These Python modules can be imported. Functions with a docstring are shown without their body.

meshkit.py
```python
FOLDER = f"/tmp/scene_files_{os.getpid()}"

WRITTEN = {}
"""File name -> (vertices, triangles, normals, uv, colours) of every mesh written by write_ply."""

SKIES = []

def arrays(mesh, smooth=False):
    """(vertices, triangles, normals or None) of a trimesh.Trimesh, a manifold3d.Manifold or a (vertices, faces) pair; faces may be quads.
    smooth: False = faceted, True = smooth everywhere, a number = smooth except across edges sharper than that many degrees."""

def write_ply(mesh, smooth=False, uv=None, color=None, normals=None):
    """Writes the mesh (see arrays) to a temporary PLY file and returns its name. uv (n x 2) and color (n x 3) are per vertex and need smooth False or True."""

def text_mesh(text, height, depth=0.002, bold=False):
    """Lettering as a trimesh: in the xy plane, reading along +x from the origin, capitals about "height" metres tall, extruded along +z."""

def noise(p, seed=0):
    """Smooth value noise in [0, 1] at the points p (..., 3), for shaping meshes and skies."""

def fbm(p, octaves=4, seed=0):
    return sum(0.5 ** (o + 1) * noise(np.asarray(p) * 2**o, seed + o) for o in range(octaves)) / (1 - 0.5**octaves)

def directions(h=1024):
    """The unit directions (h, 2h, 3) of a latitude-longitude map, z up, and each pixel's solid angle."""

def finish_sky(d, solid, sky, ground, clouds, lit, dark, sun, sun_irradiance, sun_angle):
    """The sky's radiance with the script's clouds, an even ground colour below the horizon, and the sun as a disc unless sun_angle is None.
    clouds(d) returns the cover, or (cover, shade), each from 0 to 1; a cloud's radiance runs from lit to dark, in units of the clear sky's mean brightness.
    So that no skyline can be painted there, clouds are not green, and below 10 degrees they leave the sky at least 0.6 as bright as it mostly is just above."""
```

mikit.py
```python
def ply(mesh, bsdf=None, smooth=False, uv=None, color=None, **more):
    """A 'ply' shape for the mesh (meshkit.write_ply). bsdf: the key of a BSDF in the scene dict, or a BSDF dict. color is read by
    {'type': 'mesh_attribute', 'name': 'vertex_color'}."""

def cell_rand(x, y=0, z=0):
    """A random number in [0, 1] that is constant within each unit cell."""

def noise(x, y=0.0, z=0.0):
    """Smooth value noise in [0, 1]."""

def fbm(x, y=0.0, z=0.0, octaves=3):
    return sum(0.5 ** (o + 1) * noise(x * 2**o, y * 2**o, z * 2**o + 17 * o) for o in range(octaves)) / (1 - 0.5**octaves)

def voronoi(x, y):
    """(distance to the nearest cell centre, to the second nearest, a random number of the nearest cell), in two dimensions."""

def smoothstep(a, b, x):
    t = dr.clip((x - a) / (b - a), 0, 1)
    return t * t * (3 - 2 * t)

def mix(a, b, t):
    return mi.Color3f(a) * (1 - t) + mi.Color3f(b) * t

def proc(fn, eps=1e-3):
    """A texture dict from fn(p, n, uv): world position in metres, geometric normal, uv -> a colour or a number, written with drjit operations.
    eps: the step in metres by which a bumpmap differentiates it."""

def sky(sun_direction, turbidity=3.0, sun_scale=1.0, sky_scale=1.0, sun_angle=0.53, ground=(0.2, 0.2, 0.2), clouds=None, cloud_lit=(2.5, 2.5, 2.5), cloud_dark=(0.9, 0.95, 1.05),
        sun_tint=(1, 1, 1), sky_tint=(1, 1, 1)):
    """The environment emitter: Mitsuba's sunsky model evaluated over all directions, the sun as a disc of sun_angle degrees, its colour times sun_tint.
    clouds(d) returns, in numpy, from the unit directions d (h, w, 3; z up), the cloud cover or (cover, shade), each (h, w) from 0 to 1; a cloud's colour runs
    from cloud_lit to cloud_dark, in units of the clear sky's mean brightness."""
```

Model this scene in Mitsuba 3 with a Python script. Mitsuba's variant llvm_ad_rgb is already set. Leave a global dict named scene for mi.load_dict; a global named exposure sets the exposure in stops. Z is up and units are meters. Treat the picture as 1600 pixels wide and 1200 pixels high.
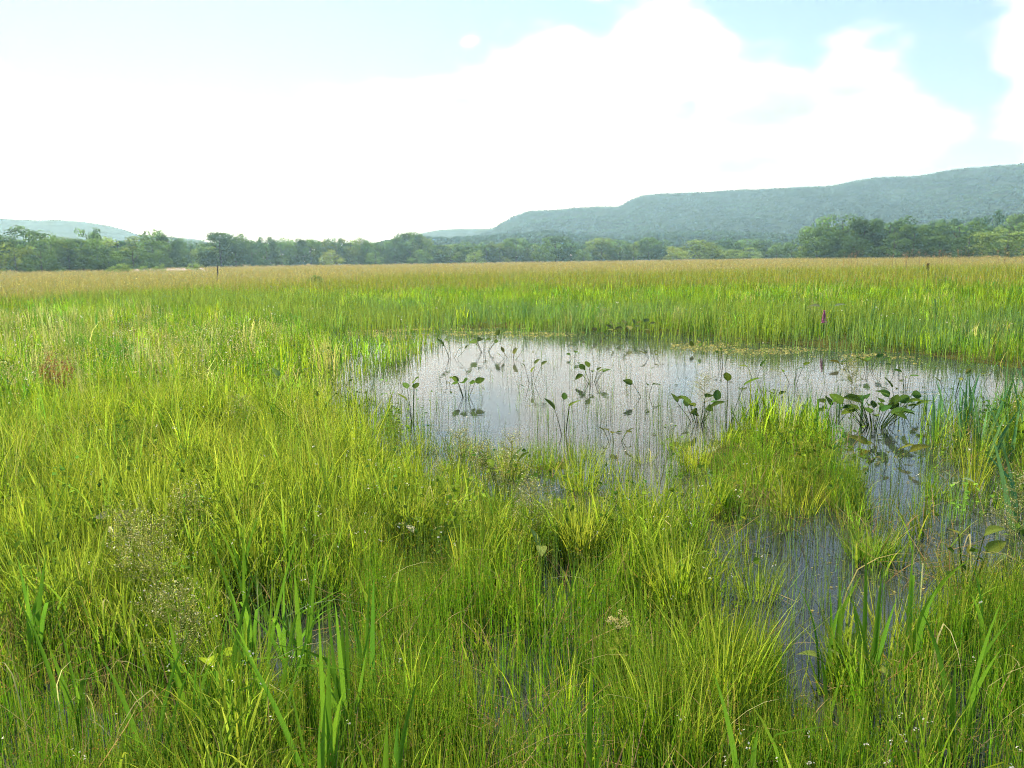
import math, random
import numpy as np, trimesh, shapely, scipy.ndimage as ndi
import drjit as dr, mitsuba as mi, mikit, meshkit
T = mi.ScalarTransform4f
scene, labels = {}, {}
rng = np.random.default_rng(7)

# ------------------------------------------------------------------ camera, sky, exposure
EYE, FPX = 1.9, 1256.0                       # eye height; focal length in pixels of a 1600 wide frame
PITCH, ROLL = math.atan(195 / FPX), math.radians(0.86)
F = np.array([0, math.cos(PITCH), -math.sin(PITCH)])
R0, U0 = np.array([1.0, 0, 0]), np.array([0, math.sin(PITCH), math.cos(PITCH)])
RT = math.cos(ROLL) * R0 - math.sin(ROLL) * U0
UP = math.sin(ROLL) * R0 + math.cos(ROLL) * U0
exposure = 2.75
scene['haze_air'] = {'type': 'homogeneous', 'albedo': {'type': 'rgb', 'value': [0.93, 0.95, 0.97]}, 'sigma_t': {'type': 'rgb', 'value': [0.00021, 0.00037, 0.00052]},
                     'phase': {'type': 'hg', 'g': 0.35}}
scene['camera'] = {'type': 'perspective', 'fov': 2 * math.degrees(math.atan(800 / FPX)), 'fov_axis': 'x', 'near_clip': 0.05, 'far_clip': 30000.0,
                   'to_world': T().look_at(origin=[0, 0, EYE], target=[float(a) for a in np.array([0, 0, EYE]) + F], up=[float(a) for a in UP]),
                   'medium': {'type': 'ref', 'id': 'haze_air'}}

def ray(px, py):
    d = F + RT * (px - 800) / FPX + UP * (600 - py) / FPX
    return d / np.linalg.norm(d)
def ground(px, py, z=0.0):
    d = ray(px, py); return np.array([0, 0, EYE]) + d * (z - EYE) / d[2]
def azel(px, py):
    d = ray(px, py); return math.degrees(math.atan2(d[0], d[1])), math.degrees(math.asin(d[2]))
def polar(az, dist, z=0.0):
    a = math.radians(az); return np.array([dist * math.sin(a), dist * math.cos(a), z])
def sstep(a, b, x):
    t = np.clip((x - a) / (b - a), 0, 1); return t * t * (3 - 2 * t)

CLOUD_BLOBS = [  # azimuth, elevation of the centre, half sizes in degrees, weight
    (5, 8.5, 8, 6, 1.0), (10.5, 13, 4, 3.4, 1.0), (3.5, 12.5, 3.4, 2.8, .9), (17.5, 9.3, 6, 3.0, .95), (22, 10.5, 3.4, 2.4, .9), (-7, 7, 10, 4.5, .85), (24, 7, 6, 2.5, .8),
    (14, 6.0, 16, 3.6, .8), (34, 11, 3.2, 6, 1.1), (36, 15, 4, 6, 1.0), (33.5, 7, 4, 3.0, .8), (-30, 4.6, 6, 2.3, .7), (-18, 4, 8, 2.2, .7), (-33, 10, 2.2, 2, .8), (-27.5, 9.2, 1.8, .9, .65),
    (-24.5, 9.3, 1.6, 1.3, .75), (6, 17.5, 2.0, 1.2, .7), (-2.5, 14.2, .9, .6, .6), (-2, 4, 30, 2.4, .55)]
def clouds(d):
    az = np.degrees(np.arctan2(d[..., 0], d[..., 1])); el = np.degrees(np.arcsin(np.clip(d[..., 2], -1, 1)))
    n = meshkit.fbm(d * 9.0, 6, 3); n2 = meshkit.fbm(d * np.array([14, 14, 30.0]), 6, 11)
    f = np.zeros(az.shape)
    for a, e, ra, re, w in CLOUD_BLOBS:
        f = np.maximum(f, w * np.exp(-(((az - a) / ra) ** 2 + ((el - e) / re) ** 2) * 0.75))
    rest = sstep(36, 60, np.abs(az)) + sstep(20, 32, el)      # the same kind of broken cumulus all round
    f = np.maximum(f, np.clip(rest, 0, 1) * (0.10 + 0.58 * meshkit.fbm(d * np.array([3.2, 3.2, 6.0]), 4, 29)))
    g = f + 0.95 * (n2 - 0.5) + 0.5 * (n - 0.5)
    cover = sstep(0.34, 0.68, g)
    soft = meshkit.fbm(d * np.array([7, 7, 22.0]), 5, 41)
    puff = meshkit.fbm(d * np.array([22, 22, 46]), 5, 77)
    shade = .8 * sstep(.34, .66, .5 * soft + .5 * puff) * sstep(.4, .9, g) * sstep(19, 6, el) * sstep(-10, 18, az) + .05
    return np.clip(cover, 0, 1), np.clip(shade, 0, 1)
SUN = polar(-24, math.cos(math.radians(50)), math.sin(math.radians(50)))
scene['sky'] = mikit.sky([float(a) for a in SUN], turbidity=3.0, sun_scale=1.05, ground=(0.12, 0.14, 0.06), clouds=clouds, cloud_lit=(2.95, 2.95, 2.9), cloud_dark=(.84, .86, .90), sun_tint=(1, 1, .98),
                         sky_tint=(.76, .77, .80))

# ------------------------------------------------------------------ materials
def rgb(*c): return {'type': 'rgb', 'value': list(c)}
VC = {'type': 'mesh_attribute', 'name': 'vertex_color'}
scene['leaf_mat'] = {'type': 'principledthin', 'base_color': VC, 'diff_trans': 1.3, 'roughness': 0.5, 'eta': 1.33}
scene['broad_mat'] = {'type': 'principledthin', 'base_color': VC, 'diff_trans': 1.1, 'roughness': 0.33, 'eta': 1.4}
scene['dry_mat'] = {'type': 'principledthin', 'base_color': VC, 'diff_trans': 0.7, 'roughness': 0.7, 'eta': 1.3}
scene['tree_mat'] = {'type': 'principledthin', 'base_color': VC, 'diff_trans': 1.15, 'roughness': 0.8, 'eta': 1.2}
scene['forest_mat'] = {'type': 'twosided', 'bsdf': {'type': 'diffuse', 'reflectance': VC}}
scene['bark_mat'] = {'type': 'twosided', 'bsdf': {'type': 'diffuse', 'reflectance': mikit.proc(lambda p, n, uv: mikit.mix([.06, .05, .04], [.13, .11, .09], mikit.fbm(p.x * 6, p.y * 6, p.z * 1.5)))}}
def ground_col(p, n, uv):
    r = dr.sqrt(p.x * p.x + p.y * p.y)
    a = mikit.fbm(p.x * 2.1, p.y * 2.1, 0, 4); b = mikit.fbm(p.x * 23, p.y * 23, 3, 3)
    near = mikit.mix([.035, .034, .016], [.085, .095, .028], a * .6 + b * .5)
    far = mikit.mix([.15, .15, .045], [.27, .20, .085], mikit.fbm(p.x * .05, p.y * .05, 9, 3))
    return mikit.mix(near, far, mikit.smoothstep(25, 70, r))
scene['ground_mat'] = {'type': 'twosided', 'bsdf': {'type': 'diffuse', 'reflectance': mikit.proc(ground_col)}}
def hill_col(p, n, uv):
    a = mikit.fbm(p.x * .012, p.y * .012, p.z * .02, 4)
    return mikit.mix([.016, .036, .018], [.035, .065, .028], a)
scene['hill_mat'] = {'type': 'twosided', 'bsdf': {'type': 'diffuse', 'reflectance': mikit.proc(hill_col)}}
scene['gravel_mat'] = {'type': 'twosided', 'bsdf': {'type': 'diffuse', 'reflectance': mikit.proc(lambda p, n, uv: mikit.mix([.34, .32, .28], [.5, .48, .43], mikit.fbm(p.x * .6, p.y * 2, p.z * 3)))}}
def ripple(p, n, uv):
    return mikit.fbm(p.x * 3.0, p.y * 7.0, 0, 2) + .25 * mikit.noise(p.x * 23, p.y * 41, 4)
def murk(p, n, uv):
    return mikit.mix([.012, .018, .021], [.030, .036, .034], mikit.fbm(p.x * 1.3, p.y * 1.3, 1, 4))
scene['water_mat'] = {'type': 'bumpmap', 'arbitrary': mikit.proc(ripple, eps=0.01), 'scale': 0.0012,
                      'bsdf': {'type': 'principled', 'base_color': mikit.proc(murk), 'roughness': 0.045, 'eta': 1.40}}

# ------------------------------------------------------------------ mesh helpers and naming
def numbered(name, used=set()):
    if name not in used: used.add(name); return name
    k = 1
    while f'{name}_{k:03d}' in used: k += 1
    used.add(f'{name}_{k:03d}'); return f'{name}_{k:03d}'
def thing(name, label, cat, group=None, kind=None):
    key = numbered(name); labels[key] = {'label': label}
    if cat: labels[key]['category'] = cat
    if group: labels[key]['group'] = group
    if kind: labels[key]['kind'] = kind
    return key
def part(parent, name, mesh, mat, smooth=False, color=None, **more):
    key = numbered(f'{parent}__{name}'); scene[key] = mikit.ply(mesh, mat, smooth=smooth, color=color, **more); return key

class MB:
    """Collects vertices, faces and vertex colours into one mesh."""
    def __init__(s): s.v, s.f, s.c, s.n = [], [], [], 0
    def add(s, v, f, c):
        s.v.append(v); s.f.append(np.asarray(f) + s.n); s.c.append(np.broadcast_to(c, v.shape)); s.n += len(v)
    def mesh(s): return np.vstack(s.v), np.vstack(s.f)
    def put(s, key, mat, smooth=False, parent=None):
        v, f = s.mesh(); c = np.clip(np.vstack(s.c), 0, 1)
        d = mikit.ply(trimesh.Trimesh(v, f, process=False), mat, smooth=smooth, color=c)
        key = numbered(f'{parent}__{key}') if parent else key
        scene[key] = d; return key

def blades(mb, P, h, w, az, th0, th1, col, tip=None, seg=3, face=None, keel=0.0, power=1.6, base_w=.55, kink=None):
    """Tapering leaf blades as ribbons, all at once: P roots, h lengths, w widths, az lean directions, th0/th1 tilt at the root and added by the tip."""
    N = len(P)
    if N == 0: return
    h, w, az, th0, th1 = (np.broadcast_to(np.asarray(a, float), (N,)) for a in (h, w, az, th0, th1))
    D = np.stack([np.sin(az), np.cos(az), 0 * az], 1)
    fa = az + np.pi / 2 + (rng.normal(0, .6, N) if face is None else face)
    S = np.stack([np.sin(fa), np.cos(fa), 0 * fa], 1)
    col = np.broadcast_to(col, (N, 3)); tip = col if tip is None else np.broadcast_to(tip, (N, 3))
    rows, cols, p = [], [], np.array(P, float)
    k = 3 if keel else 2
    for i in range(seg + 1):
        t = i / seg
        if i:
            th = th0 + th1 * (t - .5 / seg) ** power
            if kink is not None: th = th + np.where(t > kink[0], kink[1], 0)
            p = p + (np.sin(th)[:, None] * D + np.cos(th)[:, None] * [0, 0, 1]) * (h / seg)[:, None]
            # the ribbon's face tips over with the lean
        c = col * (1 - t ** 2) + tip * t ** 2
        if i == seg: rows.append(p[:, None]); cols.append(c[:, None]); break
        ww = (w * min(1, base_w + 1.6 * t) * (1 - t ** 2.6))[:, None] * .5
        if keel: rows.append(np.stack([p - S * ww, p + D * ww * keel - [0, 0, 0], p + S * ww], 1))
        else: rows.append(np.stack([p - S * ww, p + S * ww], 1))
        cols.append(np.repeat(c[:, None], k, 1))
    v = np.concatenate(rows, 1); c = np.concatenate(cols, 1); m = v.shape[1]; f = []
    for i in range(seg - 1):
        for j in range(k - 1):
            a = i * k + j; f += [[a, a + 1, a + k + 1], [a, a + k + 1, a + k]]
    for j in range(k - 1): f.append([(seg - 1) * k + j, (seg - 1) * k + j + 1, seg * k])
    f = (np.array(f)[None] + (np.arange(N) * m)[:, None, None]).reshape(-1, 3)
    mb.add(v.reshape(-1, 3), f, c.reshape(-1, 3))
    return p                                                   # the tips

def specks(mb, P, size, col, flat=0.0, sides=4):
    """Small bent quads (seeds, petals, leaf flakes) at P with random orientation; flat=1 lies level."""
    N = len(P)
    if N == 0: return
    n = rng.normal(0, 1, (N, 3)); n[:, 2] = np.abs(n[:, 2]); n = n * (1 - flat) + np.array([0, 0, 1.0]) * flat * 2
    n /= np.linalg.norm(n, axis=1, keepdims=True)
    a = np.cross(n, rng.normal(0, 1, (N, 3))); a /= np.linalg.norm(a, axis=1, keepdims=True); b = np.cross(n, a)
    s = np.broadcast_to(np.asarray(size, float), (N,))[:, None] * .5
    asp = rng.uniform(.55, 1.0, (N, 1))
    v = np.stack([P - a * s, P - b * s * asp + n * s * .25, P + a * s, P + b * s * asp + n * s * .25], 1).reshape(-1, 3)
    f = (np.array([[0, 1, 2], [0, 2, 3]])[None] + (np.arange(N) * 4)[:, None, None]).reshape(-1, 3)
    mb.add(v, f, np.repeat(np.broadcast_to(col, (N, 3)), 4, 0))

def stem(mb, pts, r0, r1, col, sides=4):
    """A thin tapering tube along pts."""
    pts = np.asarray(pts, float); n = len(pts)
    t = np.gradient(pts, axis=0); t /= np.linalg.norm(t, axis=1, keepdims=True)
    a = np.cross(t, [.31, .9, .2]); a /= np.linalg.norm(a, axis=1, keepdims=True); b = np.cross(t, a)
    r = np.linspace(r0, r1, n)[:, None, None]; an = np.arange(sides) * 2 * np.pi / sides
    v = (pts[:, None] + r * (np.cos(an)[None, :, None] * a[:, None] + np.sin(an)[None, :, None] * b[:, None])).reshape(-1, 3)
    f = []
    for i in range(n - 1):
        for j in range(sides):
            q = i * sides + j; q2 = i * sides + (j + 1) % sides
            f += [[q, q2, q2 + sides], [q, q2 + sides, q + sides]]
    mb.add(v, np.array(f), col)

def vary(col, N, dv=.22, dh=.12):
    """N colours about col: darker, lighter, yellower, greener plants."""
    c = np.array(col)[None] * np.exp(rng.normal(0, dv, (N, 1)))
    y = rng.normal(0, dh, (N, 1))
    return np.clip(c * np.hstack([1 + y, 1 + y * .25, 1 - y * .5]), .004, .8)

# ------------------------------------------------------------------ zones of the marsh, as maps over the ground in polar coordinates
AZ, LD = np.linspace(-48, 48, 481), np.linspace(math.log(1.0), math.log(420), 420)
def zone(*polys, blur=2.0):
    m = np.zeros((len(AZ), len(LD)))
    aa, ll = np.meshgrid(AZ, LD, indexing='ij')
    for poly in polys:
        q = [ground(*p) for p in poly]
        g = shapely.Polygon([(math.degrees(math.atan2(a[0], a[1])), math.log(np.hypot(a[0], a[1]))) for a in q]).buffer(0)
        m = np.maximum(m, shapely.contains_xy(g, aa, ll))
    return ndi.gaussian_filter(m, blur)
def look(m, P):
    a = (np.degrees(np.arctan2(P[:, 0], P[:, 1])) - AZ[0]) / (AZ[1] - AZ[0]); l = (np.log(np.hypot(P[:, 0], P[:, 1])) - LD[0]) / (LD[1] - LD[0])
    return ndi.map_coordinates(m, [a, l], order=1, mode='nearest')

OPEN = zone([(535, 600), (620, 572), (690, 535), (680, 515), (800, 515), (950, 521), (1060, 524), (1180, 538), (1300, 547), (1420, 553), (1500, 566), (1680, 590), (1700, 640), (1560, 650), (1450, 668),
             (1445, 790), (1400, 830), (1350, 790), (1345, 715), (1280, 672), (1160, 664), (1115, 700), (1080, 715), (1010, 745), (970, 735), (930, 748), (880, 715), (800, 728), (740, 705), (690, 702), (640, 665), (590, 642), (550, 612)],
            [(1215, 1010), (1275, 1000), (1290, 1080), (1330, 1160), (1290, 1190), (1235, 1140)], [(815, 925), (870, 892), (960, 880), (950, 930), (850, 955)], [(1180, 850), (1290, 840), (1330, 890), (1300, 930), (1200, 910)], [(1240, 950), (1340, 930), (1440, 940), (1420, 1000), (1330, 1020), (1250, 1000)], [(1440, 850), (1560, 830), (1600, 880), (1500, 910)], [(1130, 930), (1190, 925), (1200, 990), (1140, 985)], [(420, 1010), (520, 985), (545, 1050), (450, 1075)], blur=1.2)
WET = zone([(1100, 830), (1200, 800), (1400, 800), (1700, 790), (1700, 930), (1500, 970), (1440, 1000), (1380, 1050), (1250, 1030), (1120, 1020)],
           [(350, 970), (450, 950), (570, 955), (565, 1060), (500, 1090), (420, 1130), (350, 1080)], [(690, 700), (800, 740), (900, 740), (1110, 740), (1100, 830), (1000, 840), (880, 830), (760, 800)],
           [(470, 500), (700, 500), (690, 560), (590, 600), (480, 540)], [(600, 880), (700, 860), (720, 940), (620, 960)], [(470, 570), (580, 560), (620, 650), (720, 720), (700, 790), (600, 760), (520, 690)], [(1420, 640), (1520, 640), (1600, 700), (1600, 780), (1460, 780)], [(1300, 660), (1350, 680), (1350, 760), (1300, 740)], blur=2.5)
RUSH = zone([(520, 960), (640, 900), (800, 960), (960, 940), (1100, 1020), (1220, 1060), (1230, 1160), (1330, 1170), (1330, 1060), (1460, 1000), (1600, 960), (1750, 940), (1800, 2200), (300, 2200), (420, 1180)], [(-200, 1010), (200, 1040), (330, 1150), (300, 2000), (-400, 2000)], blur=4)
CATTAIL = zone([(60, 480), (200, 492), (400, 508), (520, 520), (690, 512), (800, 512), (950, 519), (1180, 535), (1420, 548), (1600, 556), (1750, 560), (1750, 507), (1500, 510), (1350, 506), (1200, 500), (900, 495), (600, 488), (350, 476), (200, 474)], blur=4)
SEDGE = zone([(1050, 640), (1250, 650), (1320, 700), (1340, 800), (1180, 850), (1060, 830), (1020, 760)], [(830, 700), (960, 720), (1040, 790), (960, 850), (820, 800)], blur=3)
LEFT = zone([(-300, 520), (200, 520), (470, 560), (560, 660), (650, 760), (560, 880), (330, 960), (-400, 1010)], blur=8)
PALE = zone([(-300, 500), (60, 500), (300, 520), (480, 545), (430, 620), (160, 640), (-300, 700)], [(620, 760), (820, 730), (850, 860), (640, 880)], [(1480, 720), (1700, 700), (1700, 900), (1500, 880)], [(160, 840), (340, 820), (400, 960), (200, 980)], blur=7)

def scatter(N, d0, d1, power=1.0, half=44):
    """N ground points between the distances d0 and d1, number per area falling as distance to the -power."""
    k = 2 - power; u = rng.random(N)
    d = (d0 ** k + u * (d1 ** k - d0 ** k)) ** (1 / k); a = np.radians(rng.uniform(-half, half, N))
    return np.stack([d * np.sin(a), d * np.cos(a), np.zeros(N)], 1)
def dist(P): return np.hypot(P[:, 0], P[:, 1])
def patch(P, f, seed): return meshkit.fbm(P * f + 50, 3, seed)
def keep(P, dens): return P[rng.random(len(P)) < dens]
def floor_z(P):
    wet = np.clip(look(OPEN, P) * 1.4 + look(WET, P) * .9 + .35 * look(RUSH, P), 0, 1)
    d = dist(P)
    dry = .05 + .10 * (patch(P, .9, 5) - .5) + .10 * sstep(40, 120, d)
    return dry * (1 - wet) - .16 * wet

# ------------------------------------------------------------------ the setting: ground, water, hills
az = np.concatenate([np.arange(-180, -48, 4.0), np.arange(-48, 48.01, .35), np.arange(52, 180.1, 4.0)])
rad = np.concatenate([[.02], np.exp(np.linspace(math.log(.6), math.log(60), 190)), np.exp(np.linspace(math.log(66), math.log(4900), 40))])
aa, rr = np.meshgrid(np.radians(az), rad, indexing='ij')
V = np.stack([rr * np.sin(aa), rr * np.cos(aa), 0 * rr], -1).reshape(-1, 3)
z = np.where(np.abs(np.degrees(aa)).ravel() < 48, floor_z(np.where(rr.reshape(-1, 1) < 400, V, V * 0 + [0, 399, 0])), .05)
z = np.where(rr.ravel() > 400, .15, z); V[:, 2] = z
na, nr = aa.shape
i, j = np.meshgrid(np.arange(na - 1), np.arange(nr - 1), indexing='ij'); q = (i * nr + j).ravel()
GRID = np.vstack([np.stack([q, q + 1, q + nr + 1], 1), np.stack([q, q + nr + 1, q + nr], 1)])
scene['ground'] = mikit.ply((V, GRID[:, ::-1]), 'ground_mat', smooth=True)
labels['ground'] = {'label': 'wet marsh soil and flat hay meadow running to the hills', 'kind': 'structure'}
an = np.linspace(0, 2 * np.pi, 73)[:-1]; ring = np.stack([np.sin(an), np.cos(an), 0 * an], 1)
wv = np.vstack([[[0, 0, 0]], ring * 8, ring * 48])
wf = [[0, 1 + (k + 1) % 72, 1 + k] for k in range(72)]
for k in range(72):
    k2 = (k + 1) % 72; wf += [[1 + k, 1 + k2, 73 + k2], [1 + k, 73 + k2, 73 + k]]
wf = np.array(wf); c_ = np.cross(wv[wf[:, 1]] - wv[wf[:, 0]], wv[wf[:, 2]] - wv[wf[:, 0]])[:, 2] < 0; wf[c_] = wf[c_][:, ::-1]
scene['water'] = mikit.ply((wv, wf), 'water_mat', smooth=True, uv=wv[:, :2])
labels['water'] = {'label': 'still shallow marsh pool mirroring the pale sky', 'kind': 'structure'}

def hill(name, label, line, D0, D1, D2, canopy, seed, rough=.05):
    """A ridge whose skyline runs through line (pixels), rising from D0 to its crest at D1 and falling to D2; returns points on its near side for its forest."""
    ae = np.array([azel(*p) for p in line]); azs = np.arange(ae[0, 0], ae[-1, 0] + .01, .12)
    el = np.interp(azs, ae[:, 0], ae[:, 1]); el = ndi.gaussian_filter1d(el, 1.2)
    H = np.maximum(EYE + D1 * np.tan(np.radians(el)) - canopy, 0)
    s = np.concatenate([np.linspace(0, 1, 40), np.linspace(1.05, 2, 12)])
    A, S = np.meshgrid(np.radians(azs), s, indexing='ij')
    Dd = np.where(S < 1, D0 + (D1 - D0) * S, D1 + (D2 - D1) * (S - 1))
    X, Y = Dd * np.sin(A), Dd * np.cos(A)
    prof = np.where(S < 1, np.sin(S * np.pi / 2) ** 1.15, np.cos((S - 1) * np.pi / 2))
    P3 = np.stack([X, Y, 0 * X], -1)
    n = .6 * (meshkit.fbm(P3 / (.16 * D1), 4, seed) - .5) + .9 * (np.abs(meshkit.fbm(P3 / (.09 * D1), 3, seed + 50) - .5) - .12)
    Z = H[:, None] * prof * (1 + n * 1.1 * np.clip(1 - S, 0, 1)) - 2 * (1 - prof)
    v = np.stack([X, Y, Z], -1).reshape(-1, 3); na, nr = A.shape
    i, j = np.meshgrid(np.arange(na - 1), np.arange(nr - 1), indexing='ij'); q = (i * nr + j).ravel()
    f = np.vstack([np.stack([q, q + nr + 1, q + 1], 1), np.stack([q, q + nr, q + nr + 1], 1)])
    scene[name] = mikit.ply((v, f), 'hill_mat', smooth=True)
    labels[name] = {'label': label, 'kind': 'structure'}
    return lambda N: sample_hill(v.reshape(na, nr, 3), N)
def sample_hill(G, N):
    a, b = rng.random(N) * (G.shape[0] - 1), rng.random(N) ** .8 * 41
    return np.stack([ndi.map_coordinates(G[..., k], [a, b], order=1) for k in range(3)], 1)

s_main = hill('hill', 'long wooded ridge rising towards the east in blue haze',
     [(690, 384), (740, 368), (770, 359), (800, 344), (830, 332), (870, 328), (900, 325), (940, 323), (968, 323), (985, 313), (1005, 305), (1040, 303), (1100, 300), (1130, 297), (1180, 296), (1240, 292), (1300, 290), (1330, 284), (1370, 278),
      (1420, 277), (1460, 272), (1500, 266), (1540, 263), (1600, 257), (1700, 250), (1850, 244), (2050, 250)], 800, 1500, 2300, 5, 4)
s_foot = hill('hill_001', 'low wooded foothill behind the meadow trees',
     [(500, 402), (575, 378), (610, 370), (650, 364), (700, 367), (760, 364), (860, 356), (920, 362), (960, 365), (1020, 358), (1100, 355), (1200, 358), (1260, 362), (1340, 352), (1430, 345), (1500, 338), (1560, 334), (1640, 330), (1800, 330), (2000, 340)], 520, 800, 1050, 6, 8)
s_left = hill('hill_002', 'long flat topped blue hill far away on the left', [(-420, 352), (-250, 340), (-100, 343), (0, 342), (60, 345), (90, 344), (130, 347), (170, 353), (195, 360), (215, 368), (260, 372), (300, 373), (330, 380), (380, 396)], 1300, 1800, 2400, 0, 12)
s_spur = hill('hill_003', 'faint low spur at the foot of the long ridge', [(560, 400), (620, 378), (660, 365), (690, 360), (720, 358), (760, 358), (820, 352), (900, 352), (980, 360)], 1300, 1650, 2000, 0, 16)

ico = trimesh.creation.icosahedron()
up = ico.vertices[:, 2] > -.6
ico_f = ico.faces[up[ico.faces].all(1)]
def forest(name, label, P, r, cols, flat=1.6):
    """Far-off crowns: many uneven lumps, one mesh."""
    N = len(P); r = np.broadcast_to(r, (N,))
    jit = 1 + rng.normal(0, .13, (N, len(ico.vertices)))
    sh = np.stack([rng.uniform(.8, 1.2, N), rng.uniform(.8, 1.2, N), rng.uniform(.32, .55, N) * flat], 1)
    v = ico.vertices[None] * jit[..., None] * (sh * r[:, None])[:, None] + (P + np.stack([0 * r, 0 * r, .3 * r], 1))[:, None]
    f = (ico_f[None] + (np.arange(N) * len(ico.vertices))[:, None, None]).reshape(-1, 3)
    mb = MB(); mb.add(v.reshape(-1, 3), f, np.repeat(cols, len(ico.vertices), 0)); mb.put(name, 'forest_mat', smooth=True)
    labels[name] = {'label': label, 'kind': 'stuff'}
P = s_main(22000); c = vary((.022, .052, .016), len(P), .10, .08) * (.25 + 1.5 * meshkit.fbm(P * .008, 4, 9))[:, None]
forest('hill_forest', 'dense broadleaf forest covering the long ridge', P, rng.uniform(1.7, 4.0, len(P)) * (.8 + .5 * meshkit.fbm(P * .02, 2, 3)), c, 1.0)
P = s_foot(8000); c = vary((.026, .06, .018), len(P), .14, .1) * (.6 + .9 * meshkit.fbm(P * .02, 3, 9))[:, None]
forest('foothill_forest', 'dark mixed wood on the low foothill', P, rng.uniform(1.5, 3.4, len(P)), c)
a_ = rng.uniform(-44, 44, 900); d_ = rng.uniform(375, 420, 900); P = np.stack([d_ * np.sin(np.radians(a_)), d_ * np.cos(np.radians(a_)), rng.uniform(0, 3.5, 900)], 1)
forest('woodland', 'dark undergrowth filling in behind the meadow trees', P, rng.uniform(1.6, 3.2, len(P)), vary((.04, .075, .024), len(P), .3, .22))

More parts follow.
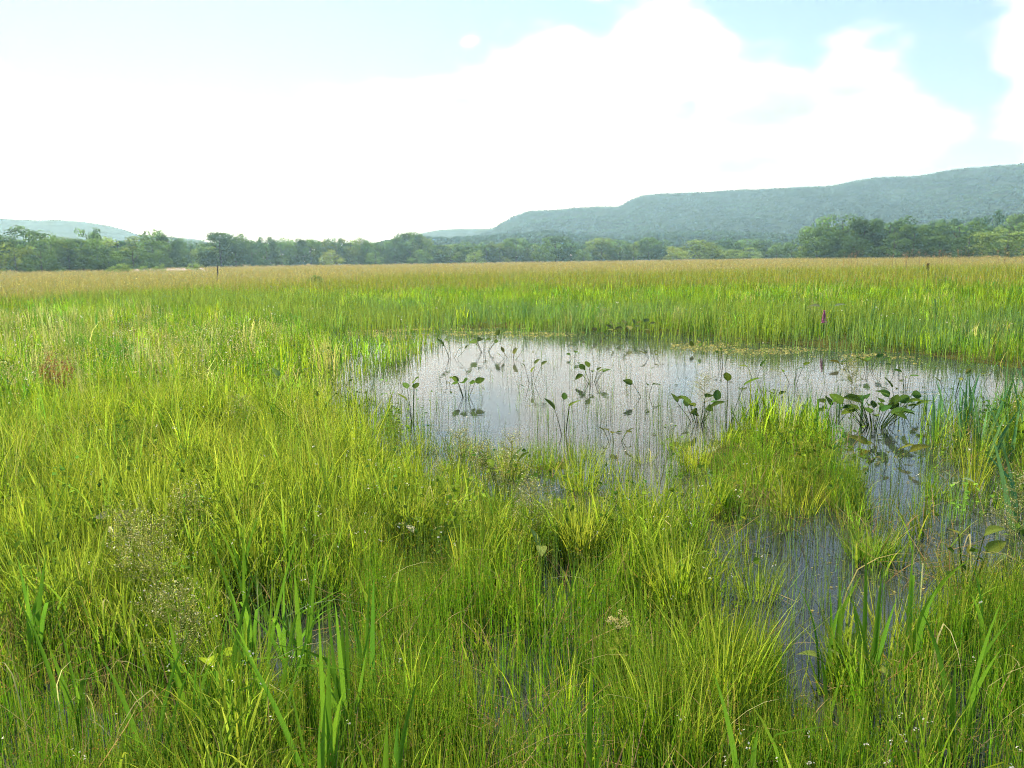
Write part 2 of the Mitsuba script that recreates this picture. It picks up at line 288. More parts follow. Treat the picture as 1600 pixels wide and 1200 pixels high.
# ------------------------------------------------------------------ trees at the far edge of the meadow
def crown(seed, n_lobe, n_leaf, kind):
    """A crown of unit height and unit width: lobes of leaf sprays with gaps between, standing on z = 0."""
    r = np.random.default_rng(seed)
    lob, rad_ = [], []
    for k in range(n_lobe):
        t = r.random(); a = r.uniform(0, 2 * np.pi)
        z = {'round': .10 + .76 * t, 'tall': .12 + .76 * t, 'bush': .05 + .70 * t, 'ragged': .14 + .74 * t}[kind]
        env = {'round': .37 * math.sqrt(max(0, 1 - ((z - .42) / .52) ** 2)), 'tall': .33 * math.sqrt(max(0, 1 - ((z - .40) / .54) ** 2)), 'bush': .38 * math.sqrt(max(0, 1 - (z / .88) ** 2)),
               'ragged': .36 * math.sqrt(max(0, 1 - ((z - .40) / .56) ** 2)) * r.uniform(.6, 1.2)}[kind]
        q = math.sqrt(r.uniform(.25, 1)); lob.append([env * q * math.cos(a), env * q * math.sin(a), z]); rad_.append(r.uniform(.10, .18) * (1 - .25 * z))
    lob, rad_ = np.array(lob), np.array(rad_)
    w = r.choice(len(lob), n_leaf, p=rad_ ** 2 / (rad_ ** 2).sum())
    d = r.normal(0, 1, (n_leaf, 3)); d[:, 2] += .25; d /= np.linalg.norm(d, axis=1, keepdims=True)
    P = lob[w] + d * (rad_[w] * r.uniform(.45, 1.04, n_leaf))[:, None]
    P[:, 2] = np.maximum(P[:, 2], .01)
    n = d + r.normal(0, .38, d.shape); n /= np.linalg.norm(n, axis=1, keepdims=True)
    a = np.cross(n, r.normal(0, 1, n.shape)); a /= np.linalg.norm(a, axis=1, keepdims=True); b = np.cross(n, a)
    s = r.uniform(.014, .026, n_leaf)[:, None]
    v = np.stack([P - a * s, P - b * s * .7 + n * s * .3, P + a * s, P + b * s * .7 + n * s * .3], 1).reshape(-1, 3)
    f = (np.array([[0, 1, 2], [0, 2, 3]])[None] + (np.arange(n_leaf) * 4)[:, None, None]).reshape(-1, 3)
    tone = np.exp(r.normal(0, .22, len(lob)))[w] * np.exp(r.normal(0, .08, n_leaf))
    nn = d + .35 * (P - [0, 0, .45]) / .4; nn /= np.linalg.norm(nn, axis=1, keepdims=True)
    return v, f, np.repeat(tone, 4), np.repeat(nn, 4, 0)
KINDS = {'round': [crown(s, 36, 3400, 'round') for s in (1, 2, 3)], 'tall': [crown(s, 32, 3000, 'tall') for s in (4, 5, 6)], 'bush': [crown(s, 26, 2200, 'bush') for s in (7, 8)], 'ragged': [crown(s, 26, 2000, 'ragged') for s in (9, 10)]}
HUES = {k: tuple(1.6 * x for x in v) for k, v in {'deep': (.042, .085, .024), 'dark': (.06, .115, .03), 'mid': (.085, .155, .036), 'pale': (.135, .21, .05), 'olive': (.115, .17, .036), 'blue': (.055, .115, .045), 'yellow': (.17, .225, .045)}.items()}
crown_file, trunk_file = {}, None
tr = MB()
stem(tr, [(0, 0, -.02), (.004, 0, .2), (-.006, .004, .45), (.004, -.004, .8)], .018, .004, (.1, .1, .1), 6)
for k in range(5):
    a = k * 2.2; z0 = .16 + .09 * k; stem(tr, [(0, 0, z0), (.09 * math.cos(a), .09 * math.sin(a), z0 + .1), (.2 * math.cos(a), .2 * math.sin(a), z0 + .26)], .008, .002, (.1, .1, .1), 4)
tv, tf = tr.mesh()
def tree(px, top, wpx, D, kind, hue, label, var, group='trees at the far edge of the meadow', name='tree', cat='tree'):
    a, e = azel(px, top); base = polar(a, D, .1)
    H = (EYE + D * math.tan(math.radians(e)) - .1) * 1.04; W = D * wpx / FPX * 1.5
    key = thing(name, label, cat, group)
    if (kind, var, hue) not in crown_file:
        v, f, tone, nn = KINDS[kind][var % len(KINDS[kind])]
        crown_file[(kind, var, hue)] = {'type': 'ply', 'filename': meshkit.write_ply((v, f), False, None, np.clip(np.array(HUES[hue])[None] * tone[:, None], 0, 1), nn), 'face_normals': False, 'bsdf': {'type': 'ref', 'id': 'tree_mat'}}
    M = T().translate([float(b) for b in base]).rotate([0, 0, 1], (px * 37.0) % 360).scale([W, W, H])
    scene[key + '__crown'] = {**crown_file[(kind, var, hue)], 'to_world': M}
    global trunk_file
    if trunk_file is None: trunk_file = mikit.ply((tv, tf), 'bark_mat', smooth=True)
    scene[key + '__trunk'] = {**trunk_file, 'to_world': M}
ADJ = {'deep': 'deep green', 'dark': 'dark green', 'mid': 'mid green', 'pale': 'pale green', 'olive': 'olive green', 'blue': 'bluish dark green', 'yellow': 'yellowish green'}
SHAPE = {'round': 'round crowned', 'tall': 'tall upright', 'bush': 'low domed', 'ragged': 'ragged open'}
# px of the trunk, py of the top, width in px, distance, kind, hue
TREES = [
 (-60, 362, 80, 225, 'round', 'dark'), (4, 366, 46, 215, 'tall', 'dark'), (44, 353, 74, 240, 'ragged', 'mid'), (20, 372, 50, 205, 'bush', 'olive'), (78, 368, 56, 228, 'round', 'mid'), (62, 384, 48, 200, 'bush', 'dark'), (104, 371, 44, 225, 'tall', 'olive'), (133, 352, 40, 250, 'ragged', 'mid'),
 (126, 372, 52, 225, 'round', 'mid'), (150, 378, 44, 212, 'round', 'dark'), (182, 366, 76, 262, 'round', 'olive'), (168, 388, 44, 210, 'bush', 'mid'), (206, 384, 58, 225, 'round', 'dark'), (243, 356, 50, 262, 'ragged', 'mid'), (236, 374, 46, 245, 'round', 'mid'), (262, 366, 46, 262, 'tall', 'dark'),
 (276, 380, 34, 300, 'tall', 'dark'), (296, 374, 40, 318, 'round', 'blue'), (318, 378, 36, 300, 'round', 'pale'), (342, 362, 56, 290, 'round', 'dark'), (366, 363, 46, 295, 'tall', 'dark'), (392, 370, 44, 300, 'round', 'blue'),
 (415, 369, 34, 330, 'tall', 'dark'), (438, 370, 40, 335, 'round', 'mid'), (462, 373, 34, 340, 'tall', 'dark'), (484, 373, 38, 340, 'round', 'mid'), (504, 372, 34, 345, 'tall', 'olive'), (524, 369, 30, 345, 'ragged', 'dark'), (516, 385, 30, 325, 'bush', 'yellow'), (547, 370, 46, 350, 'round', 'olive'), (572, 374, 32, 350, 'tall', 'mid'),
 (594, 376, 36, 355, 'round', 'dark'), (586, 390, 26, 335, 'bush', 'mid'), (616, 371, 34, 355, 'tall', 'mid'), (640, 362, 46, 360, 'round', 'dark'), (660, 368, 34, 358, 'tall', 'olive'), (657, 385, 32, 340, 'bush', 'mid'), (684, 382, 38, 360, 'round', 'dark'), (704, 380, 40, 362, 'round', 'pale'), (732, 374, 40, 365, 'round', 'mid'), (742, 388, 28, 345, 'bush', 'pale'), (760, 377, 32, 365, 'tall', 'dark'), (780, 375, 40, 368, 'round', 'olive'),
 (806, 371, 42, 370, 'round', 'mid'), (832, 378, 36, 370, 'bush', 'olive'), (868, 368, 46, 362, 'round', 'dark'), (850, 382, 30, 350, 'round', 'mid'), (892, 376, 30, 360, 'round', 'blue'), (912, 386, 26, 350, 'bush', 'mid'), (940, 371, 48, 360, 'round', 'olive'), (968, 373, 36, 362, 'round', 'mid'), (990, 375, 36, 362, 'round', 'pale'), (1014, 370, 36, 360, 'tall', 'mid'), (1034, 373, 30, 360, 'round', 'dark'),
 (1058, 381, 36, 330, 'bush', 'yellow'), (1094, 368, 62, 305, 'bush', 'olive'), (1140, 367, 34, 370, 'round', 'blue'), (1120, 380, 30, 360, 'bush', 'mid'), (1162, 384, 54, 325, 'bush', 'pale'), (1172, 372, 40, 375, 'round', 'mid'), (1198, 370, 40, 380, 'round', 'dark'), (1214, 382, 26, 350, 'tall', 'mid'), (1238, 377, 28, 300, 'tall', 'dark'), (1258, 384, 28, 295, 'ragged', 'olive'),
 (1278, 352, 56, 250, 'round', 'olive'), (1318, 332, 76, 240, 'round', 'mid'), (1352, 341, 60, 235, 'round', 'dark'), (1392, 336, 66, 240, 'round', 'dark'), (1340, 362, 50, 222, 'bush', 'dark'), (1430, 350, 56, 228, 'round', 'mid'), (1398, 366, 50, 220, 'bush', 'dark'), (1456, 342, 40, 280, 'tall', 'blue'), (1470, 360, 44, 225, 'round', 'olive'), (1500, 344, 70, 230, 'round', 'mid'), (1484, 340, 40, 290, 'tall', 'blue'), (1516, 362, 44, 215, 'bush', 'dark'),
 (1530, 338, 34, 300, 'tall', 'blue'), (1553, 327, 32, 310, 'ragged', 'blue'), (1578, 352, 70, 210, 'round', 'pale'), (1596, 333, 50, 290, 'round', 'mid'), (1624, 340, 70, 225, 'round', 'mid'), (1660, 350, 60, 220, 'round', 'dark'), (1700, 345, 70, 230, 'round', 'mid')]
def where(px):
    for lim, txt in ((30, 'at the west end of the far tree line'), (120, 'under the low blue hill'), (230, 'behind the pale meadow bushes'), (330, 'above the white gravel bank'), (410, 'just right of the gravel bank'), (560, 'in the lowest stretch of tree line'),
                     (760, 'below the small foothill'), (920, "under the long ridge's west end"), (1050, 'below the ridge shoulder'), (1225, 'around the lone domed tree'), (1270, 'in the gap before the big grove'), (1410, "in the big grove's tall half"), (1540, "in the big grove's lower half")):
        if px < lim: return txt
    return 'at the east end of the far tree line'
seen, ordn = {}, ['first', 'second', 'third', 'fourth', 'fifth', 'sixth', 'seventh', 'eighth', 'ninth']
DEEPER = {'mid': 'dark', 'olive': 'mid', 'dark': 'deep'}
TREES = [(*t[:5], DEEPER.get(t[5], t[5])) if 1265 < t[0] < 1540 else t for t in TREES]
shown = sorted(TREES)
for k, (px, top, w, D, kind, hue) in enumerate(shown):
    base_l = f'{ADJ[hue]} {SHAPE[kind]} tree {where(px)}'
    same = [t for t in shown if f'{ADJ[t[5]]} {SHAPE[t[4]]} tree {where(t[0])}' == base_l]
    lab = base_l if len(same) == 1 else f'{ordn[same.index((px, top, w, D, kind, hue))]} {base_l}'
    tree(px, top, w, D, kind, hue, lab, k)
for px, top, w, D, lab in ((190, 408, 22, 165, 'round pale green bush at the meadow edge, largest of the low pale bushes'), (176, 413, 18, 166, 'small pale bush touching the left side of the largest meadow bush'), (226, 413, 14, 168, 'low pale bush at the left end of the gravel bank'),
                           (244, 413, 14, 168, 'low pale bush before the gap in the gravel bank'), (253, 408, 8, 172, 'thin upright pale bush poking above the gravel bank'), (300, 409, 18, 172, 'pale bush hiding the right end of the gravel bank')):
    tree(px, top, w, D, 'bush', 'pale', lab, 1, 'low bushes at the meadow edge', 'bush', 'bush')
# pale gravel bank behind the bushes
gp = []
a0, a1 = azel(196, 414)[0], azel(330, 414)[0]
for k, a in enumerate(np.linspace(a0, a1, 40)):
    t = k / 39; hgt = .7 * min(1, 8 * t, 8 * (1 - t)) * (1 + .10 * math.sin(k * 1.7)) + .25
    gp.append([polar(a, 176), polar(a, 179, hgt), polar(a, 182, hgt + .1), polar(a, 190)])
gp = np.array(gp).reshape(-1, 3); gf = []
for k in range(39):
    for j in range(3): q = k * 4 + j; gf += [[q, q + 4, q + 5, q + 1]]
scene['gravel_bank'] = mikit.ply((gp, np.array(gf)), 'gravel_mat', smooth=True)
px_ = rng.uniform(-80, 1720, 5200)
belt = np.interp(px_, [-80, 60, 180, 260, 300, 350, 420, 560, 600, 640, 700, 800, 900, 1000, 1060, 1180, 1230, 1268, 1300, 1400, 1440, 1600, 1720], [374, 369, 370, 373, 380, 371, 374, 375, 381, 371, 381, 376, 376, 376, 382, 376, 390, 388, 350, 343, 352, 346, 346])
deep = np.interp(px_, [0, 270, 300, 1050, 1240, 1275, 1720], [268, 290, 340, 392, 396, 292, 292]) + rng.uniform(0, 22, len(px_))
az_ = np.array([azel(p, 400)[0] for p in px_]); el_ = np.array([azel(p, q)[1] for p, q in zip(px_, belt)]); top_ = EYE + deep * np.tan(np.radians(el_)); r_ = rng.uniform(.9, 2.1, len(px_))
forest('grove', 'dense wood filling in between the trees at the far meadow edge', np.stack([deep * np.sin(np.radians(az_)), deep * np.cos(np.radians(az_)), (top_ - 1.6 * r_) * rng.random(len(px_)) ** .6], 1), r_, vary((.075, .15, .034), len(px_), .12, .1) * (.6 + .8 * meshkit.fbm(np.stack([px_ * .05, 0 * px_, belt], 1), 3, 5))[:, None])
labels['gravel_bank'] = {'label': 'low white gravel bank at the meadow edge before the trees', 'kind': 'structure'}

# ------------------------------------------------------------------ grasses (nobody could count them: stuff)
YG, LG, DG, BG, TAN = (.215, .375, .024), (.28, .455, .028), (.09, .285, .006), (.15, .275, .07), (.385, .40, .13)
def stuff(key, label): labels[key] = {'label': label, 'kind': 'stuff'}

# far hay meadow: green-gold near, tan beyond
P = scatter(140000, 34, 270, 1.25); d = dist(P); P = keep(P, sstep(34, 44, d)); d = dist(P); N = len(P)
P[:, 2] = floor_z(P)
mixv = patch(P, np.array([.05, .018, 1]), 21); az_ = np.degrees(np.arctan2(P[:, 0], P[:, 1]))
tan = np.clip(sstep(52, 105, d + 60 * (mixv - .5) + 22 * sstep(-14, -32, az_) - 14 * sstep(10, 25, az_)), 0, 1)
col = vary((.27, .345, .045), N, .2, .15) * (1 - tan[:, None]) + vary(TAN, N, .22, .12) * tan[:, None]
mb = MB()
tips = blades(mb, P, rng.uniform(.55, .95, N) * (.45 + .6 * patch(P, .15, 2) + .5 * patch(P, .035, 3)), (.012 + .00036 * d) * rng.uniform(.7, 1.4, N), rng.uniform(0, 6.28, N), rng.normal(0, .12, N), rng.uniform(.1, .8, N), col, vary((.42, .40, .14), N) * tan[:, None] + col * (1 - tan[:, None]), seg=2)
s = rng.random(N) < .45 * tan
specks(mb, tips[s], (.05 + .0006 * d[s]), vary((.43, .40, .16), s.sum(), .2))
mb.put('meadow_grass', 'dry_mat'); stuff('meadow_grass', 'ripe tan hay grass covering the far flat meadow')

# mid meadow and marsh grass, 9 to 46 m
P0 = scatter(12500, 8.5, 46, 1.25); dn = (1 - np.clip(look(OPEN, P0) * 1.5, 0, 1)) * (1 - .70 * look(WET, P0)) * (1 - .6 * look(CATTAIL, P0)) * (.4 + 1.1 * sstep(.35, .6, patch(P0, .6, 31)))
P0 = keep(P0, dn); n0 = len(P0); d0 = dist(P0); big0 = patch(P0, .32, 33); pl0 = look(PALE, P0)
c0 = vary(YG, n0, .30, .22); sp = rng.random(n0); c0[sp < .25] = vary((.10, .24, .02), (sp < .25).sum(), .25, .15); c0[(sp > .92 - .14 * pl0)] = vary((.37, .42, .14), (sp > .92 - .14 * pl0).sum())
h0 = rng.uniform(.30, .72, n0) * (.45 + 1.05 * big0); reps = rng.integers(8, 26, n0); ix = np.repeat(np.arange(n0), reps)
P = P0[ix] + rng.normal(0, 1, (len(ix), 3)) * [1, 1, 0] * (.05 + .006 * d0[ix])[:, None]; d = dist(P); N = len(P); P[:, 2] = floor_z(P); pl = pl0[ix]
mb = MB()
tips = blades(mb, P, h0[ix] * rng.uniform(.6, 1.1, N), (.0065 + .00045 * d) * (.5 + rng.random(n0)[ix]) * rng.uniform(.7, 1.3, N), rng.uniform(0, 6.28, n0)[ix] + rng.normal(0, 1.2, N), rng.normal(0, .16, N), rng.uniform(.1, 1.4, n0)[ix] * rng.uniform(.5, 1.2, N), c0[ix] * np.exp(rng.normal(0, .12, (N, 1))), seg=3)
s = rng.random(N) < .5 * pl
specks(mb, np.repeat(tips[s], 3, 0) + rng.normal(0, .05, (3 * s.sum(), 3)), .016, vary((.50, .46, .24), 3 * s.sum()))
mb.put('marsh_grass', 'leaf_mat'); stuff('marsh_grass', 'yellow green marsh grass around and beyond the pool')

# reed band on the far bank
P = scatter(150000, 14, 44, .8); P = keep(P, np.clip(look(CATTAIL, P) * 1.2, 0, 1) * (.3 + 1.2 * sstep(.3, .55, patch(P, .7, 41)))); d = dist(P); N = len(P); P[:, 2] = floor_z(P)
mb = MB(); g = patch(P, .25, 43)
c = vary(BG, N, .2, .12) * (1 - sstep(.38, .58, g))[:, None] + vary((.19, .30, .045), N, .2, .12) * sstep(.38, .58, g)[:, None]
blades(mb, P, rng.uniform(.36, .86, N) * (.5 + .8 * g), (.009 + .00035 * d) * rng.uniform(.7, 1.3, N), rng.uniform(0, 6.28, N), rng.normal(0, .09, N), rng.uniform(0, .7, N), c, seg=3)
mb.put('reed_bed', 'leaf_mat'); stuff('reed_bed', 'dense blue green reeds along the far bank of the pool')

# near grass, arching, in tufts
P0 = scatter(8200, 1.5, 10, 1.0)
dn = (1 - np.clip(look(OPEN, P0) * 1.6, 0, 1)) * (1 - .90 * look(WET, P0)) * (1 - .60 * look(SEDGE, P0)) * (1 - .93 * look(RUSH, P0)) * (.30 + 1.2 * sstep(.3, .6, patch(P0, 1.1, 51)))
P0 = keep(P0, np.clip(dn, 0, 1)); n0 = len(P0); L = look(LEFT, P0); big = patch(P0, .8, 53); d0 = dist(P0)
sp = rng.choice(4, n0, p=[.50, .20, .20, .10])                    # fine bright grass, broad green grass, dark sedge, straw
c0 = vary((.16, .335, .010), n0, .25, .2) * (1 - L[:, None]) + vary(LG, n0, .22, .16) * L[:, None]
c0[sp == 1] = vary((.15, .33, .018), (sp == 1).sum(), .2, .2); c0[sp == 2] = vary((.075, .20, .012), (sp == 2).sum(), .2, .15); c0[sp == 3] = vary((.36, .38, .10), (sp == 3).sum(), .2, .12)
h0 = rng.uniform(.26, .66, n0) * (.30 + .45 * L + .95 * big) * np.array([1, 1.12, .85, 1.0])[sp]; h0 = np.minimum(h0, .12 + .16 * d0) * (1 - .52 * look(SEDGE, P0))
w0 = np.array([.0055, .0115, .0045, .004])[sp] * rng.uniform(.75, 1.35, n0); b0 = np.array([.85, .6, .9, .8])[sp] * rng.uniform(.5, 1.5, n0)
reps = (rng.integers(12, 46, n0) * np.array([1, .55, 1.2, .7])[sp]).astype(int); ix = np.repeat(np.arange(n0), reps); N = len(ix)
ra, rr_ = rng.uniform(0, 6.28, N), np.abs(rng.normal(0, 1, N)) * rng.uniform(.03, .10, n0)[ix]
P = P0[ix] + np.stack([rr_ * np.sin(ra), rr_ * np.cos(ra), 0 * rr_], 1); P[:, 2] = floor_z(P)
mb = MB()
blades(mb, P, h0[ix] * rng.uniform(.5, 1.12, N), w0[ix] * rng.uniform(.6, 1.3, N), ra + rng.normal(0, .9, N), np.abs(rng.normal(.04, .17, N)), rng.gamma(2, .5, N) * b0[ix], c0[ix] * np.exp(rng.normal(0, .14, (N, 1))), vary((.30, .36, .05), N), seg=5)
mb.put('grass', 'leaf_mat', smooth=True); stuff('grass', 'bright yellow green arching grass in the near marsh')

# fine spike-rush lawn with brown heads
P = scatter(260000, 1.4, 7.5, .7)
dn = np.clip(look(RUSH, P), 0, 1) * (1 - np.clip(look(OPEN, P) * 1.3, 0, 1)) * (.12 + .9 * sstep(.3, .62, patch(P, 1.3, 61)) * (.35 + sstep(.35, .6, patch(P, 5.0, 64))))
dn = np.maximum(dn, .10 * look(WET, P) * sstep(.50, .66, patch(P, 2.2, 62))); dn = np.maximum(dn, .16 * (1 - look(WET, P)) * (1 - np.clip(look(OPEN, P) * 1.5, 0, 1)) * sstep(.4, .6, patch(P, 1.7, 66)))
P = keep(P, np.clip(dn, 0, 1)); d = dist(P); N = len(P); P[:, 2] = np.minimum(floor_z(P), .0)
mb = MB(); g = patch(P, .9, 63); c = vary(DG, N, .22, .2) * (1 + .5 * (g[:, None] - .5)); yel = rng.random(N) < .2; c[yel] = vary((.20, .26, .03), yel.sum())
tips = blades(mb, P, rng.uniform(.2, .42, N) * (.7 + .6 * g), rng.uniform(.0022, .0044, N), rng.uniform(0, 6.28, N), rng.normal(0, .13, N), rng.uniform(0, .5, N), c, vary((.15, .22, .03), N), seg=3)
s = rng.random(N) < .34
specks(mb, tips[s], rng.uniform(.004, .008, s.sum()), vary((.28, .19, .05), s.sum(), .3))
mb.put('spike_rush', 'leaf_mat'); stuff('spike_rush', 'fine dark green rushes with tiny brown heads in the foreground')

# thin stems standing in the open pool
P = scatter(52000, 3.5, 22, 1.0); o = look(OPEN, P); w_ = look(WET, P)
edge = np.clip(4 * o * (1 - o), 0, 1)
P = keep(P, np.clip(.10 * o * sstep(.38, .62, patch(P, 1.2, 71)) + .75 * edge + (.03 + .5 * sstep(.5, .62, patch(P, 2.6, 74))) * w_ + .04 * o * sstep(12.5, 7.5, dist(P)) + .62 * o * sstep(13, 7.5, dist(P)) * sstep(.46, .62, patch(P, 2.2, 72)), 0, 1)); d = dist(P); N = len(P); P[:, 2] = -.1
mb = MB(); blades(mb, P, rng.uniform(.18, .55, N), .0025 + .00028 * d, rng.uniform(0, 6.28, N), rng.normal(0, .12, N), rng.uniform(0, .5, N) ** 2 * 2.4, vary((.11, .20, .045), N, .3, .2), seg=4)
mb.put('bulrush', 'leaf_mat'); stuff('bulrush', 'thin dark stems standing scattered in the open pool')

# floating duckweed and fallen bits
DUCK = zone([(1040, 535), (1180, 540), (1420, 552), (1430, 566), (1330, 562), (1200, 556), (1060, 548)], [(520, 512), (680, 510), (660, 530), (560, 530)], [(700, 514), (900, 520), (900, 526), (700, 522)], blur=1.5)
MATS = zone([(1130, 870), (1420, 860), (1420, 930), (1300, 940), (1150, 900)], [(360, 960), (560, 950), (560, 1080), (400, 1110)], [(1330, 680), (1440, 690), (1430, 740), (1340, 730)], [(880, 800), (1020, 780), (1020, 840), (900, 850)], [(600, 880), (700, 870), (700, 930), (620, 940)], [(1400, 850), (1600, 840), (1600, 920), (1450, 930)], blur=3)
P = scatter(160000, 3, 23, .9); dk, mt = look(DUCK, P), look(MATS, P)
P = keep(P, np.clip(.9 * dk * sstep(.34, .50, patch(P, np.array([.8, 1.6, 1]), 81)) + .55 * mt * sstep(.45, .6, patch(P, 3, 82)) + .006 * look(OPEN, P) * sstep(.5, .6, patch(P, 1.5, 83)), 0, 1)); d = dist(P); N = len(P); P[:, 2] = .004
mb = MB(); specks(mb, P, (.008 + .0019 * d) * rng.uniform(.6, 1.6, N), vary((.40, .42, .16), N, .25, .15), flat=.93)
mb.put('duckweed', 'leaf_mat'); stuff('duckweed', 'yellowish floating duckweed scum on the pool')

# leafy herbs among the grass
P0 = scatter(2600, 2.4, 17, 1.2); P0 = keep(P0, (1 - np.clip(look(OPEN, P0) * 1.4, 0, 1)) * (1 - .8 * look(RUSH, P0)) * sstep(.48, .62, patch(P0, .8, 97)) * .9); reps = rng.integers(10, 30, len(P0)); ix = np.repeat(np.arange(len(P0)), reps); N = len(ix)
P = P0[ix] + rng.normal(0, .06, (N, 3)) * [1, 1, 0]; P[:, 2] = rng.uniform(.08, .46, N) * (.6 + .8 * rng.random(len(P0)))[ix]; d = dist(P)
c0 = vary((.13, .24, .03), len(P0), .3, .2); c = c0[ix] * np.exp(rng.normal(0, .15, (N, 1))); mb = MB(); specks(mb, P, rng.uniform(.018, .045, N) * (.8 + .04 * d), c, flat=.25)
P = P0[ix] + rng.normal(0, .05, (N, 3)) * [1, 1, 0]; blades(mb, P, rng.uniform(.15, .45, N), .003 + .0002 * d, rng.uniform(0, 6.28, N), rng.normal(0, .2, N), .3, c, seg=3)
mb.put('marsh_herbs', 'broad_mat'); stuff('marsh_herbs', 'small leafy herbs growing through the grass in patches')

# small floating leaves
P = scatter(1500, 5, 21, 1.0); P = keep(P, look(OPEN, P) * sstep(.5, .68, patch(P, .9, 85)) * .6); N = len(P); P[:, 2] = .006
mb = MB(); specks(mb, P, rng.uniform(.03, .08, N), vary((.10, .16, .04), N, .35, .2), flat=.85); mb.put('floating_leaves', 'broad_mat'); stuff('floating_leaves', 'small dark leaves floating on the pool')

# small white flowers on thin stalks, scattered
P = scatter(5200, 2.2, 24, 1.3); P = keep(P, (1 - .9 * look(OPEN, P)) * (.06 + sstep(.5, .66, patch(P, 1.0, 91)) + .6 * look(PALE, P)) * .32); N = len(P); P[:, 2] = .0; d = dist(P)
mb = MB(); tips = blades(mb, P, rng.uniform(.3, .55, N) + .012 * d, .003 + .0002 * d, rng.uniform(0, 6.28, N), rng.normal(0, .15, N), rng.uniform(0, .4, N), vary((.12, .2, .04), N), seg=3)
for k in range(3): specks(mb, tips + rng.normal(0, .006, tips.shape), .006 + .0011 * d, (.72, .74, .70), flat=.3)
mb.put('white_flowers', 'leaf_mat'); stuff('white_flowers', 'tiny white marsh flowers dotted among the grass')

# pale fallen and folded blades lying over the grass
P = scatter(520, 2.5, 16, 1.3); P = keep(P, (1 - np.clip(look(OPEN, P) * 1.5, 0, 1)) * (.2 + .8 * sstep(.45, .6, patch(P, .9, 95)))); N = len(P); P[:, 2] = 0
mb = MB(); blades(mb, P, rng.uniform(.4, .8, N), rng.uniform(.004, .009, N), rng.uniform(0, 6.28, N), rng.normal(0, .2, N), rng.uniform(1.2, 2.2, N), vary((.36, .40, .14), N, .25, .1), vary((.5, .48, .3), N), seg=7, kink=(.6, .45))
mb.put('fallen_grass', 'broad_mat', smooth=True); stuff('fallen_grass', 'pale bent grass blades flopped over the green grass')

# ------------------------------------------------------------------ single plants
def at(px, py): return ground(px, py)
def root_z(p): return np.array([p[0], p[1], min(0.0, float(floor_z(p[None])[0]))])

def tussock(px, py, h, n, spread, col, label, wid=.005, lean=.55):
    p = root_z(at(px, py)); mb = MB(); a = rng.uniform(0, 6.28, n); r = np.sqrt(rng.random(n)) * spread
    P = p + np.stack([r * np.sin(a), r * np.cos(a), 0 * r], 1)
    blades(mb, P, h * rng.uniform(.5, 1.08, n), wid * rng.uniform(.6, 1.3, n), a + rng.normal(0, .5, n), np.abs(rng.normal(.05, .14, n)) + r / spread * .12, rng.gamma(2.2, lean * .42, n), vary(col, n, .2, .12), vary((.27, .33, .06), n), seg=6)
    key = thing('grass_tussock', label, 'grass tussock', 'grass tussocks standing out of the marsh'); scene.update({}); mb.put(key, 'leaf_mat', smooth=True)
G1, G2, G3 = (.25, .40, .016), (.17, .32, .012), (.32, .43, .03)
for args in [
    (905, 765, .62, 260, .13, G1, 'bright tussock in front of the pool behind the large leaved clump'), (975, 790, .55, 170, .10, G2, 'green tussock at the pool edge right of the brightest one'),
    (905, 880, .52, 320, .10, G3, 'yellow green radiating tussock above the small dark puddle'), (1190, 770, .42, 190, .24, G1, 'broad grass tussock on the island between pool and puddles'),
    (1245, 800, .44, 150, .14, G3, 'straw tinted tussock beside the broad island tussock'), (1110, 800, .4, 150, .12, G1, 'low tussock at the left tip of the grassy island'),
    (1360, 870, .45, 420, .12, DG, 'dense dark green upright tussock between the two right hand puddles'), (1390, 1010, .62, 70, .05, G3, 'slender pale tussock rising out of the large near puddle'),
    (1500, 900, .42, 220, .12, (.16, .2, .04), 'brownish tussock beside the folded pale leaf at the right'), (1520, 770, .8, 90, .06, G3, 'tall yellow stalked tussock under the reeds on the right'),
    (1180, 930, .5, 160, .09, G2, 'thin tussock at the left edge of the large near puddle'), (1060, 960, .6, 200, .13, G1, 'leaning grass tussock left of the large near puddle'),
    (1130, 1110, .7, 170, .14, G1, 'arching long bladed tussock in the lower middle right'), (1040, 1180, .62, 200, .16, G2, 'arching tussock at the bottom edge right of middle'),
    (560, 700, .5, 300, .16, G1, 'bright tussock at the near left corner of the pool'), (470, 790, .55, 320, .18, G3, 'bright tussock in the middle of the left meadow'),
    (330, 745, .6, 320, .2, G3, 'yellow tussock in the left meadow beside a dark hollow'), (170, 760, .6, 320, .2, LG, 'large light tussock far left below the dark hollow'),
    (70, 720, .6, 300, .18, LG, 'leftmost light tussock beside the dark hollow'), (100, 960, .6, 300, .2, LG, 'light tussock low on the far left'), (260, 940, .55, 260, .16, G1, 'light tussock left of the muddy puddle'),
    (640, 850, .5, 260, .14, G1, 'tussock left of the airy seed heads'), (760, 870, .48, 260, .14, G2, 'green tussock left of the small dark puddle'), (430, 660, .5, 260, .2, LG, 'light tussock between meadow hollow and pool'), (230, 660, .55, 260, .22, YG, 'tussock under the pale seed head haze')]:
    tussock(*args)

SHORE = ['first', 'second', 'third', 'fourth', 'fifth', 'sixth', 'seventh', 'eighth', 'ninth', 'tenth', 'eleventh', 'twelfth']
for k, (px, py) in enumerate([(575, 625), (610, 665), (655, 705), (700, 735), (745, 700), (800, 745), (850, 705), (910, 715), (955, 745), (1005, 720), (1055, 700), (1085, 735)]):
    tussock(px, py, .34 + .05 * (k % 3), 60 + 35 * (k % 4), .07 + .03 * (k % 3), (G1, G2, G3)[k % 3], f'{SHORE[k]} small tussock standing in the water along the near shore, counted from the west')
